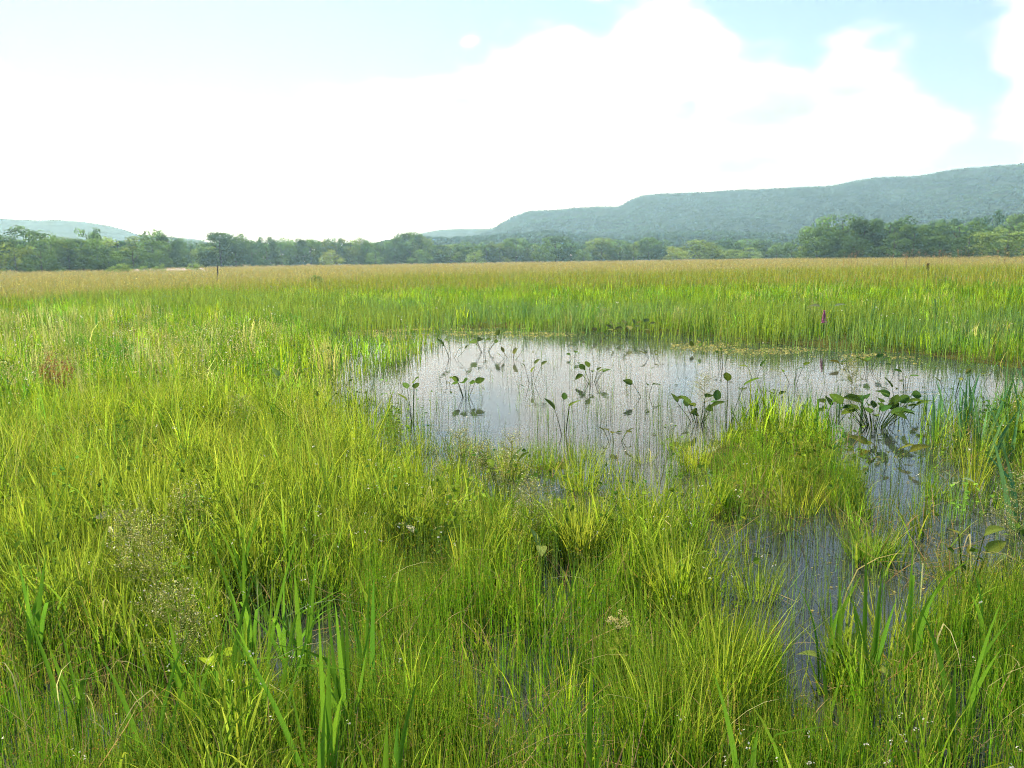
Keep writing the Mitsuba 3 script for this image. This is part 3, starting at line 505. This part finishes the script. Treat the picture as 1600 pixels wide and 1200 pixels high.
# dead straw and litter at the roots
P = scatter(16000, 1.6, 12, 1.2); P = keep(P, (1 - np.clip(look(OPEN, P) * 1.5, 0, 1)) * (.25 + .75 * sstep(.4, .6, patch(P, 1.5, 99))) * .6); N = len(P); P[:, 2] = rng.uniform(.0, .14, N); d = dist(P)
mb = MB(); blades(mb, P, rng.uniform(.12, .42, N), rng.uniform(.003, .007, N), rng.uniform(0, 6.28, N), rng.uniform(.5, 1.45, N), rng.uniform(-.2, .6, N), vary((.26, .19, .09), N, .35, .15), vary((.36, .30, .16), N, .3), seg=3)
mb.put('dead_straw', 'dry_mat'); stuff('dead_straw', 'brown dead straw tangled low among the grass')

def reed(px, py, h, leaves, label, name='bur_reed', wid=.027, col=(.13, .30, .025), tipc=None, seg=8, bend=.45, seedv=0, lean=.1):
    """A clump of broad strap leaves, each a part of its own with a keel along the middle."""
    p = root_z(at(px, py)); key = thing(name, label, 'reed', 'broad leaved reeds standing singly')
    for k in range(leaves):
        mb = MB(); a = rng.uniform(0, 6.28)
        P = (p + [rng.normal(0, .018), rng.normal(0, .018), 0])[None]
        kink = (rng.uniform(.6, .8), rng.uniform(.5, 1.2)) if rng.random() < .15 else None
        c = vary(col, 1, .16, .1)
        blades(mb, P, h * rng.uniform(.6, 1.05), wid * rng.uniform(.75, 1.2), a, abs(rng.normal(lean, .08)), rng.gamma(1.6, bend * .6), c, c * .9 if tipc is None else tipc, seg=seg, keel=.35, kink=kink, power=1.9)
        mb.put('leaf', 'broad_mat', smooth=True, parent=key)
for args in [
    (400, 1085, .95, 8, 'tallest dark reed clump in the left foreground beside the muddy puddle'), (470, 1130, .85, 7, 'broad reed clump right of the muddy puddle'), (545, 1190, .8, 7, 'reed clump at the bottom edge near the muddy puddle'),
    (350, 1170, .8, 6, 'reed clump at the bottom edge left of the muddy puddle'), (510, 1290, .8, 8, 'wide leaved reed reaching up from the bottom edge'), (600, 1330, .6, 5, 'short wide reed at the bottom edge with a curling leaf'),
    (440, 1000, .7, 5, 'slim reed behind the muddy puddle'), (380, 950, .6, 4, 'dark slim reed above the left meadow flowers'), (130, 1180, .7, 6, 'reed in the lower left corner grass'), (240, 1250, .65, 6, 'reed at the bottom edge far left'),
    (1360, 1110, .7, 6, 'pale reed in front of the large near puddle'), (1490, 1180, .7, 6, 'upright reed at the bottom right with pale leaves'), (1300, 1140, .6, 4, 'slim reed beside the narrow water channel'), (1170, 1290, .6, 4, 'single strap leaved reed at the bottom edge below the channel'), (930, 1300, .55, 3, 'reed with one pale blade at the bottom edge in the middle'), (1540, 1050, .6, 4, 'slim reed before the right edge rushes'),
    (690, 880, .6, 4, 'slim reed in the middle of the rushes'), (880, 1010, .6, 3, 'thin reed behind the cream flower'), (455, 1065, .8, 6, 'reed leaning over the muddy puddle'), (425, 1200, .85, 7, 'stout reed at the bottom edge below the muddy puddle'), (570, 1130, .75, 6, 'reed with curved tips right of the muddy puddle'), (300, 1210, .7, 5, 'reed near the bottom left with drooping blade'), (520, 1400, .62, 7, 'wide blades rising from below the bottom edge'), (60, 1050, .7, 5, 'reed among the light grass at the far left edge'), (1290, 1060, .65, 5, 'yellowish reed in the large near puddle'), (1420, 1060, .7, 6, 'reed at the right shore of the large near puddle')]:
    reed(*args)
for args in [
    (1478, 655, .75, 6, 'leftmost blue green cattail of the right hand stand'), (1500, 690, .85, 7, 'blue green cattail with crossing leaves in the right hand stand'), (1530, 700, .9, 8, 'tall leaning cattail in the middle of the right hand stand'), (1555, 680, .85, 7, 'blue green cattail behind the middle of the right hand stand'),
    (1575, 720, .95, 7, 'cattail near the right edge leaning outwards'), (1600, 690, 1.1, 8, 'tallest cattail at the right edge of the pool'), (1620, 740, 1.0, 7, 'cattail half outside the right edge'), (1450, 640, .55, 5, 'short bright cattail tuft beside the big dark leaved clump'), (1545, 740, .8, 6, 'nearest cattail of the right hand stand'), (1595, 830, .9, 6, 'cattail at the right edge above the puddle'), (1640, 660, 1.0, 7, 'far cattail outside the right edge'), (1515, 655, .8, 8, 'upright cattail at the back of the right hand stand'), (1462, 690, .8, 7, 'cattail with parted blades at the left front of the right hand stand'), (1568, 650, .85, 8, 'rear cattail near the right edge standing in water')]:
    reed(*args, 'cattail', .034, (.12, .28, .10), None, 8, .3, 0, .16)
for args in [(1345, 650, .6, 4, 'dark stiff cattail left of the big dark leaved clump'), (1310, 640, .5, 4, 'thin cattail in the water left of the dark leaved clump'), (1265, 640, .5, 4, 'thin cattail in open water right of the two leaf clump'), (1210, 625, .35, 4, 'short cattail tuft on the island tip'), (1240, 470, 1.2, 5, 'tall cattail above the far bank, left one'), (1430, 520, 1.2, 6, 'tall cattail rising over the far bank near the pink spike'), (1460, 515, 1.25, 6, 'tallest bent cattail on the far right bank'), (1360, 522, 1.1, 6, 'cattail between pink spike and tall bent ones'), (820, 512, 1.0, 6, 'dark cattail clump where the far bank meets the pool'), (670, 505, 1.0, 6, 'dark cattail clump at the left inlet of the pool'), (940, 518, 1.0, 5, 'cattail standing in front of the far bank in the middle')]:
    reed(*args, 'cattail', .022, (.09, .23, .07), None, 6, .25, 0, .08)

def oval_leaf(mb, base, tipdir, length, width, cup, col, roll=0.0):
    """A pointed oval leaf blade with a folded midrib, from base along tipdir."""
    t = np.asarray(tipdir, float); t = t / np.linalg.norm(t)
    s = np.cross(t, [0, 0, 1.0]); s = s / (np.linalg.norm(s) + 1e-9); n = np.cross(s, t)
    s, n = s * math.cos(roll) + n * math.sin(roll), n * math.cos(roll) - s * math.sin(roll)
    rows = []
    for i in range(9):
        u = i / 8; w = width * .5 * (math.sin(math.pi * min(1, u ** .72)) ** .75 if 0 < u < 1 else .02)
        c = base + t * length * u - n * length * .28 * cup * u * u
        for q in (-1, -.55, 0, .55, 1): rows.append(c + s * w * q + n * (abs(q) * w * .38 - .02 * w * math.sin(i * 2 + q)))
    f = []
    for i in range(8):
        for j in range(4): a = i * 5 + j; f += [[a, a + 1, a + 6], [a, a + 6, a + 5]]
    cc = np.tile(np.asarray(col, float), (45, 1)); cc[2::5] *= 1.25
    mb.add(np.array(rows), np.array(f), np.clip(cc, 0, 1))

def broadleaf(px, py, leaves, label, h=.3, spread=.12, size=.14, col=(.085, .155, .030), dirs=None, name='water_plantain', flop=.6, group='broad leaved plants standing in the marsh'):
    p = root_z(at(px, py)); key = thing(name, label, 'water plant', group)
    for k in range(leaves):
        a = (k * 2.399 + px) if dirs is None else dirs[k % len(dirs)][0]
        hh = h * rng.uniform(.55, 1.1) if dirs is None else dirs[k % len(dirs)][1]
        r = spread * rng.uniform(.4, 1.2) if dirs is None else dirs[k % len(dirs)][2]
        D = np.array([math.sin(a), math.cos(a), 0]); L = size * .85 * rng.uniform(.6, 1.25); c = vary(col, 1, .22, .15)[0]
        top = np.array([p[0], p[1], 0]) + D * r + [0, 0, hh]
        mb = MB(); stem(mb, [p, p + (top - p) * .5 + [0, 0, hh * .12], top], .005, .0028, c * .9, 5)
        lift = rng.uniform(-.2, 1.4) * flop + .15
        oval_leaf(mb, top, D + [0, 0, lift] + rng.normal(0, .25, 3), L, L * rng.uniform(.48, .66), rng.uniform(.2, 1), c, rng.normal(0, .5))
        mb.put('leaf', 'broad_mat', smooth=True, parent=key)
DK = (.075, .145, .026)
broadleaf(728, 620, 8, 'small dark leaved plant alone in the left part of the pool', .20, .13, .16, DK)
broadleaf(925, 597, 10, 'dark leaved plant in the middle of the open pool with a curling stem', .22, .2, .17, DK)
broadleaf(1092, 660, 11, 'leaf clump at the left end of the grassy island', .24, .22, .19, (.075, .14, .03))
broadleaf(1135, 668, 2, 'two large single leaves held high above the pool beside the leaf clump', .5, .15, .24, DK, dirs=[(1.3, .46, .20), (.3, .52, .02)], flop=.5)
broadleaf(1365, 668, 30, 'big clump of dark shining leaves on the right side of the pool', .28, .36, .20, DK)
broadleaf(1405, 650, 7, 'loose dark leaves beside the big shining clump', .30, .28, .19, DK)
broadleaf(1300, 660, 6, 'low olive leaves left of the big shining clump', .2, .2, .17, (.09, .14, .03))
broadleaf(1385, 715, 7, 'low olive leaves lying in the channel below the big shining clump', .12, .22, .18, (.12, .15, .03), flop=.2)
broadleaf(882, 680, 4, 'upright leaves before the pool above the brightest tussock', .5, .1, .17, (.09, .16, .03), flop=1.3)
broadleaf(645, 660, 4, 'pale leaves at the near left shore of the pool', .45, .08, .17, (.12, .2, .04), flop=1.2)
broadleaf(785, 790, 8, 'large leaved green clump in the middle of the picture', .34, .16, .20, (.11, .20, .03), flop=1.3)
broadleaf(700, 800, 5, 'half hidden leaves left of the large leaved green clump', .32, .12, .17, (.11, .20, .03), flop=1.3)
broadleaf(985, 528, 14, 'pale leaved clump at the foot of the far bank', .34, .45, .24, (.13, .17, .06))
broadleaf(930, 530, 9, 'leaves lying at the waterline left of the pale far bank clump', .14, .55, .22, (.12, .15, .06), flop=.3)
broadleaf(757, 550, 9, 'leafy clump at the left inlet of the pool', .35, .3, .22, (.09, .15, .035))
broadleaf(705, 560, 5, 'leaves among stems at the left shore of the pool', .3, .3, .2, (.11, .17, .04))
broadleaf(1288, 528, 3, 'two pale spread leaves above the pink flower spike', .62, .2, .26, (.2, .25, .14), dirs=[(1.4, .72, .22), (-1.4, .72, .12), (.5, .3, .1)], flop=.25)
broadleaf(1355, 580, 6, 'small dark plant far out in the pool on the right', .2, .24, .18, DK)
broadleaf(1130, 572, 4, 'tiny dark plant far out in the middle of the pool', .25, .14, .15, DK)
broadleaf(1240, 600, 4, 'bent stalks with small leaves in the pool above the island', .3, .16, .12, DK)
broadleaf(1415, 610, 3, 'single leaf on the water before the right hand cattails', .24, .1, .16, DK)
broadleaf(895, 560, 3, 'two floating leaves above the middle plant of the pool', .12, .1, .15, DK, flop=.3)
broadleaf(845, 905, 2, 'pale upright leaf beside the yellow green radiating tussock', .30, .03, .12, (.20, .30, .10), flop=2.2)
broadleaf(665, 860, 3, 'white backed curled leaves in the middle of the rushes', .24, .1, .14, (.5, .5, .38), flop=.4)
broadleaf(185, 900, 3, 'grey green curled leaf in the left meadow', .36, .06, .14, (.30, .36, .24), flop=1.0)
broadleaf(335, 1110, 4, 'broad bright leaf beside the muddy puddle', .26, .1, .15, (.26, .40, .03), flop=.7)
broadleaf(1510, 930, 4, 'bright leaf over the brownish tussock on the right', .36, .1, .12, (.14, .2, .04), flop=.9)
broadleaf(1565, 925, 3, 'pale folded leaf at the water near the right edge', .2, .1, .10, (.22, .3, .12), flop=.3)
broadleaf(1490, 790, 4, 'pale leaf in shadow under the right hand cattails', .3, .08, .12, (.24, .3, .16), flop=.4)
broadleaf(1330, 1080, 4, 'pale leaf lying at the near puddle', .16, .14, .10, (.2, .3, .08), flop=.4)
broadleaf(440, 640, 6, 'leafy herb with pale undersides left of the pool', .45, .25, .17, (.14, .2, .06), flop=.9)
broadleaf(350, 610, 6, 'leafy herb with pale undersides in the left meadow', .45, .25, .16, (.14, .2, .06), flop=.9)
broadleaf(500, 690, 6, 'leafy herb beside the near left corner of the pool', .45, .2, .17, (.13, .22, .05), flop=1.0)

def panicle(px, py, h, wdt, label, col=(.46, .50, .20), n=260, white=0.1):
    """An airy branched flower stand: whorls of hair-thin branches with many tiny buds."""
    p = root_z(at(px, py)); key = thing('flowering_water_plantain', label, 'flowering plant', 'airy flower stands of the marsh')
    mb = MB(); tops = []
    stem(mb, [p, p + [.01, 0, h * .5], p + [0, .01, h]], .0035, .0015, np.array(col) * .6, 4)
    for lev in np.linspace(.35, 1, 7):
        for k in range(7):
            a = rng.uniform(0, 6.28); L = wdt * (1.15 - lev * .75) * rng.uniform(.6, 1.1); b = p + [0, 0, h * lev]
            e = b + np.array([math.sin(a) * L, math.cos(a) * L, L * .55]); mid = (b + e) / 2 + [0, 0, .01]
            stem(mb, [b, mid, e], .0016, .0009, np.array(col) * .8, 3)
            for j in range(4):
                s = rng.uniform(.35, 1); q = b + (e - b) * s; e2 = q + rng.normal(0, .03, 3) + [0, 0, .02]; stem(mb, [q, (q + e2) / 2, e2], .0011, .0008, np.array(col) * .8, 3); tops.append(e2)
    mb.put('stem', 'leaf_mat', parent=key)
    tops = np.array(tops); fl = MB(); pick = np.repeat(tops, 4, 0) + rng.normal(0, .014, (4 * len(tops), 3))
    specks(fl, pick, .0075, vary(col, len(pick), .25)); s = rng.random(len(pick)) < white; specks(fl, pick[s] + [0, 0, .004], .011, (.72, .72, .68), flat=.4)
    labels[fl.put('flower_head', 'leaf_mat', parent=key)] = {'kind': 'stuff'}
for args in [(1100, 632, .5, .30, 'airy yellow green flower stand rising from the open pool'), (800, 790, .62, .24, 'airy flower stand in front of the near shore of the pool'), (755, 800, .5, .2, 'smaller airy flower stand left of the large leaved clump'), (830, 880, .5, .2, 'airy flower stand left of the yellow green radiating tussock'),
             (250, 1010, .6, .26, 'airy stand with tiny white flowers in the left meadow'), (215, 960, .55, .24, 'airy stand behind the tiny white flowers in the left meadow'), (300, 900, .5, .22, 'airy stand above the tiny white flowers in the left meadow'), (1585, 860, .6, .24, 'airy white dotted stand at the right edge above the puddle'),
             (1330, 600, .45, .26, 'faint airy stand in the pool above the big dark clump'), (720, 740, .45, .2, 'airy stand at the left shore of the pool'), (290, 1090, .45, .2, 'airy stand left of the muddy puddle'), (945, 520, .6, .34, 'airy stand on the far bank in the middle'), (1060, 522, .6, .3, 'airy stand on the far bank right of the pale leaves'), (1270, 520, .7, .3, 'airy stand on the far bank left of the pink spike'), (380, 700, .5, .3, 'airy stand in the left meadow before the herbs'), (110, 640, .6, .4, 'airy stand under the rusty seed heads')]:
    panicle(*args)

# rusty dock, pink loosestrife, cream flower
def dock(px, py, h, label):
    p = root_z(at(px, py)); key = thing('dock_plant', label, 'plant', None); mb, sd = MB(), MB()
    for k in range(4):
        a = k * 1.7; e = p + [math.sin(a) * .13, math.cos(a) * .08, h * (1 - .08 * k)]; b = p + [0, 0, h * .35]
        stem(mb, [b if k else p, (b + e) / 2 + [0, 0, .02], e], .006, .003, (.25, .12, .05), 4)
        q = b + (e - b) * rng.uniform(.35, 1.05, (150, 1)) + rng.normal(0, .028, (150, 3)); specks(sd, q, rng.uniform(.014, .03, 150), vary((.36, .19, .08), 150, .25))
    mb.put('stem', 'dry_mat', parent=key); labels[sd.put('seed_head', 'dry_mat', parent=key)] = {'kind': 'stuff'}
dock(80, 640, .72, 'rusty brown dock seed head in the left meadow, the larger one'); dock(104, 645, .66, 'smaller rusty dock seed head right of the larger one')
def spike(px, py, h, label):
    p = root_z(at(px, py)); key = thing('purple_loosestrife', label, 'flower', None); mb, fl, lf = MB(), MB(), MB()
    stem(mb, [p, p + [.01, 0, h * .5], p + [0, 0, h]], .006, .003, (.15, .12, .06), 4)
    t = rng.random(420); r = .042 * (1.15 - t); a = rng.uniform(0, 6.28, 420)
    specks(fl, p + np.stack([r * np.sin(a), r * np.cos(a), h * (.60 + .40 * t)], 1), rng.uniform(.022, .038, 420), vary((.56, .24, .48), 420, .2, .05))
    for k in range(8):
        a = k * 1.9; oval_leaf(lf, p + [0, 0, h * (.12 + .05 * k)], [math.sin(a), math.cos(a), .5], .10, .025, .6, (.1, .17, .04))
    mb.put('stem', 'leaf_mat', parent=key); fl.put('flower_spike', 'leaf_mat', parent=key); lf.put('leaves', 'leaf_mat', smooth=True, parent=key)
spike(1286, 533, .68, 'single pink purple flower spike at the far bank of the pool')
def cream(px, py, h, label):
    p = root_z(at(px, py)); key = thing('cream_flower', label, 'flower', None); mb, fl = MB(), MB()
    stem(mb, [p, p + [.01, 0, h * .5], p + [0, 0, h]], .004, .002, (.15, .2, .04), 5)
    for k in range(9):
        a = k * 2.4; b = p + [0, 0, h * (.86 + .01 * k)]; e = b + [math.sin(a) * .035, math.cos(a) * .035, .035 + .01 * math.sin(k)]
        stem(mb, [b, (b + e) / 2, e], .0015, .001, (.2, .24, .05), 3); specks(fl, e + rng.normal(0, .007, (26, 3)), rng.uniform(.006, .012, 26), vary((.62, .6, .30), 26, .15, .05), flat=.3)
    mb.put('stem', 'leaf_mat', parent=key); fl.put('flower_head', 'leaf_mat', parent=key)
    for k in range(8):
        lf = MB(); a = k * 2.1; oval_leaf(lf, p + [0, 0, h * (.35 + .06 * k)], [math.sin(a), math.cos(a), .35], .055, .026, .6, (.2, .27, .04)); lf.put('leaf', 'broad_mat', smooth=True, parent=key)
cream(965, 1090, .38, 'cream flower head with pale leaves standing over the rushes')

# stake, dead stalk and two white birds over the meadow
def box_at(p, sx, sy, h, tilt, mat, key):
    m = trimesh.creation.box([sx, sy, h]); m.apply_translation([0, 0, h / 2]); v = m.vertices
    m = m.subdivide(); v = m.vertices.copy(); v += (meshkit.noise(v * 9, 3)[:, None] - .5) * .02; v[:, 0] += v[:, 2] * tilt; top = v[:, 2] > h * .98; v[top, 2] += v[top, 0] * .5
    scene[key] = mikit.ply((v + p, m.faces), mat, smooth=30)
a, e = azel(339, 415); k = thing('wooden_stake', 'lone dark wooden stake in the tan meadow before the gravel bank', 'stake'); box_at(polar(a, 92, 0), .10, .10, EYE + 92 * math.tan(math.radians(e)), .02, 'bark_mat', k)
a, e = azel(1450, 414); p = polar(a, 66, .1); hgt = EYE + 66 * math.tan(math.radians(e)); k = thing('mullein_stalk', 'dead upright flower stalk in the meadow before the big grove', 'plant'); mb = MB()
stem(mb, [p, p + [.02, 0, hgt * .5], p + [0, 0, hgt]], .03, .035, (.11, .08, .04), 6); specks(mb, p + np.stack([rng.normal(0, .04, 200), rng.normal(0, .04, 200), hgt * rng.uniform(.6, 1.02, 200)], 1), .05, vary((.12, .09, .05), 200)); mb.put(k, 'dry_mat')
P = []
for px in np.concatenate([rng.normal(1465, 28, 26), rng.normal(1420, 6, 7), rng.normal(1330, 8, 8), rng.normal(1560, 20, 12), rng.normal(1375, 30, 6)]):
    a, _ = azel(px, 400); P.append(polar(a, rng.uniform(95, 125), .1))
P = np.array(P); N = len(P); mb = MB(); tips = blades(mb, P, rng.uniform(1.4, 2.05, N), .05, rng.uniform(0, 6.28, N), rng.normal(0, .05, N), rng.uniform(0, .3, N), vary((.30, .22, .11), N), seg=4)
specks(mb, np.repeat(tips, 8, 0) + rng.normal(0, .05, (8 * N, 3)) * [1, 1, 3], .10, vary((.34, .23, .12), 8 * N)); mb.put('reed_grass', 'dry_mat'); stuff('reed_grass', 'tall brown tufted reed grass standing before the big grove')
def bird(px, py, D, s, label):
    a, e = azel(px, py); p = polar(a, D, EYE + D * math.tan(math.radians(e))); key = thing('white_bird', label, 'bird', None)
    b = trimesh.creation.icosphere(subdivisions=2); v = b.vertices * [.30, .10, .10]; v[:, 2] += .05 * (v[:, 0] / .3) ** 2; v[:, 1:] *= (1 - .5 * np.clip(v[:, :1] / .3, -1, 1) ** 2 * .9)
    scene[key + '__body'] = mikit.ply((v * s + p, b.faces), 'feather_mat', smooth=True)
    for sg in (-1, 1):
        q = np.array([[.12, 0, .03], [-.12, 0, .03], [.10, sg * .22, .2], [-.10, sg * .22, .18], [-.02, sg * .5, .16], [-.08, sg * .48, .15]]); f = [[0, 1, 3], [0, 3, 2], [2, 3, 5], [2, 5, 4]]
        part(key, 'wing', (np.vstack([q, q - [0, 0, .012]]) * s + p, np.array(f + [[x + 6 for x in t[::-1]] for t in f])), 'feather_mat')
scene['feather_mat'] = {'type': 'twosided', 'bsdf': {'type': 'diffuse', 'reflectance': rgb(.82, .82, .80)}}
bird(892, 399, 190, 1.0, 'larger white bird low over the meadow before the dark trees'); bird(807, 401, 220, .8, 'smaller white bird low over the meadow further left')

tree(492, 427, 22, 70, 'bush', 'mid', 'low dark green shrub alone in the green part of the meadow', 1, 'low bushes at the meadow edge', 'bush', 'bush')
for k in (0, 2, 5, 7, 8, 9, 11, 12, 14, 19, 20, 23, 25):            # small plants of a few leaves each, some way apart over the pool and its shores
    SP = [(700, 600), (770, 640), (830, 600), (850, 650), (980, 560), (1010, 620), (1040, 690), (960, 690), (1180, 590), (1210, 640), (1260, 580), (1320, 575), (1400, 585), (1450, 600), (1490, 620), (660, 580), (620, 610), (740, 690), (800, 700), (1020, 560), (1090, 550), (1160, 560), (860, 545), (800, 560), (1290, 620), (1530, 600)][k]
    near = ['west shore', 'near shore', 'open middle', 'near shore', 'far middle', 'open middle', 'near middle', 'near middle', 'water above the island', 'island tip', 'far right water', 'far right water', 'right hand water', 'right hand water', 'cattail foot', 'west shore', 'left inlet', 'near shore', 'near shore', 'far middle', 'far bank foot', 'far bank foot', 'far bank foot', 'far left water', 'island back', 'right edge water'][k]
    col = [(.10, .17, .03), (.07, .13, .03), (.17, .22, .05), (.12, .15, .04)][k % 4]
    broadleaf(SP[0], SP[1], 2 + k % 4, f"{['small green', 'tiny dark', 'sparse pale', 'sparse olive'][k % 4]} {['two', 'three', 'four', 'five'][k % 4]} leaved water plant by the {near}{', outer one' if k in (1, 4, 10, 12, 15, 20) else ''}", [.16, .24, .3, .12][k % 4], [.08, .14, .2][k % 3], [.11, .14, .17][k % 3], col, flop=[.3, .9, 1.3][k % 3])

# ------------------------------------------------------------------ the air
scene['haze'] = {'type': 'cube', 'to_world': T().translate([0, 0, 124]).scale([5000, 5000, 126]), 'bsdf': {'type': 'null'}, 'interior': {'type': 'ref', 'id': 'haze_air'}}
labels['haze'] = {'label': 'pale summer haze over the valley', 'kind': 'stuff'}
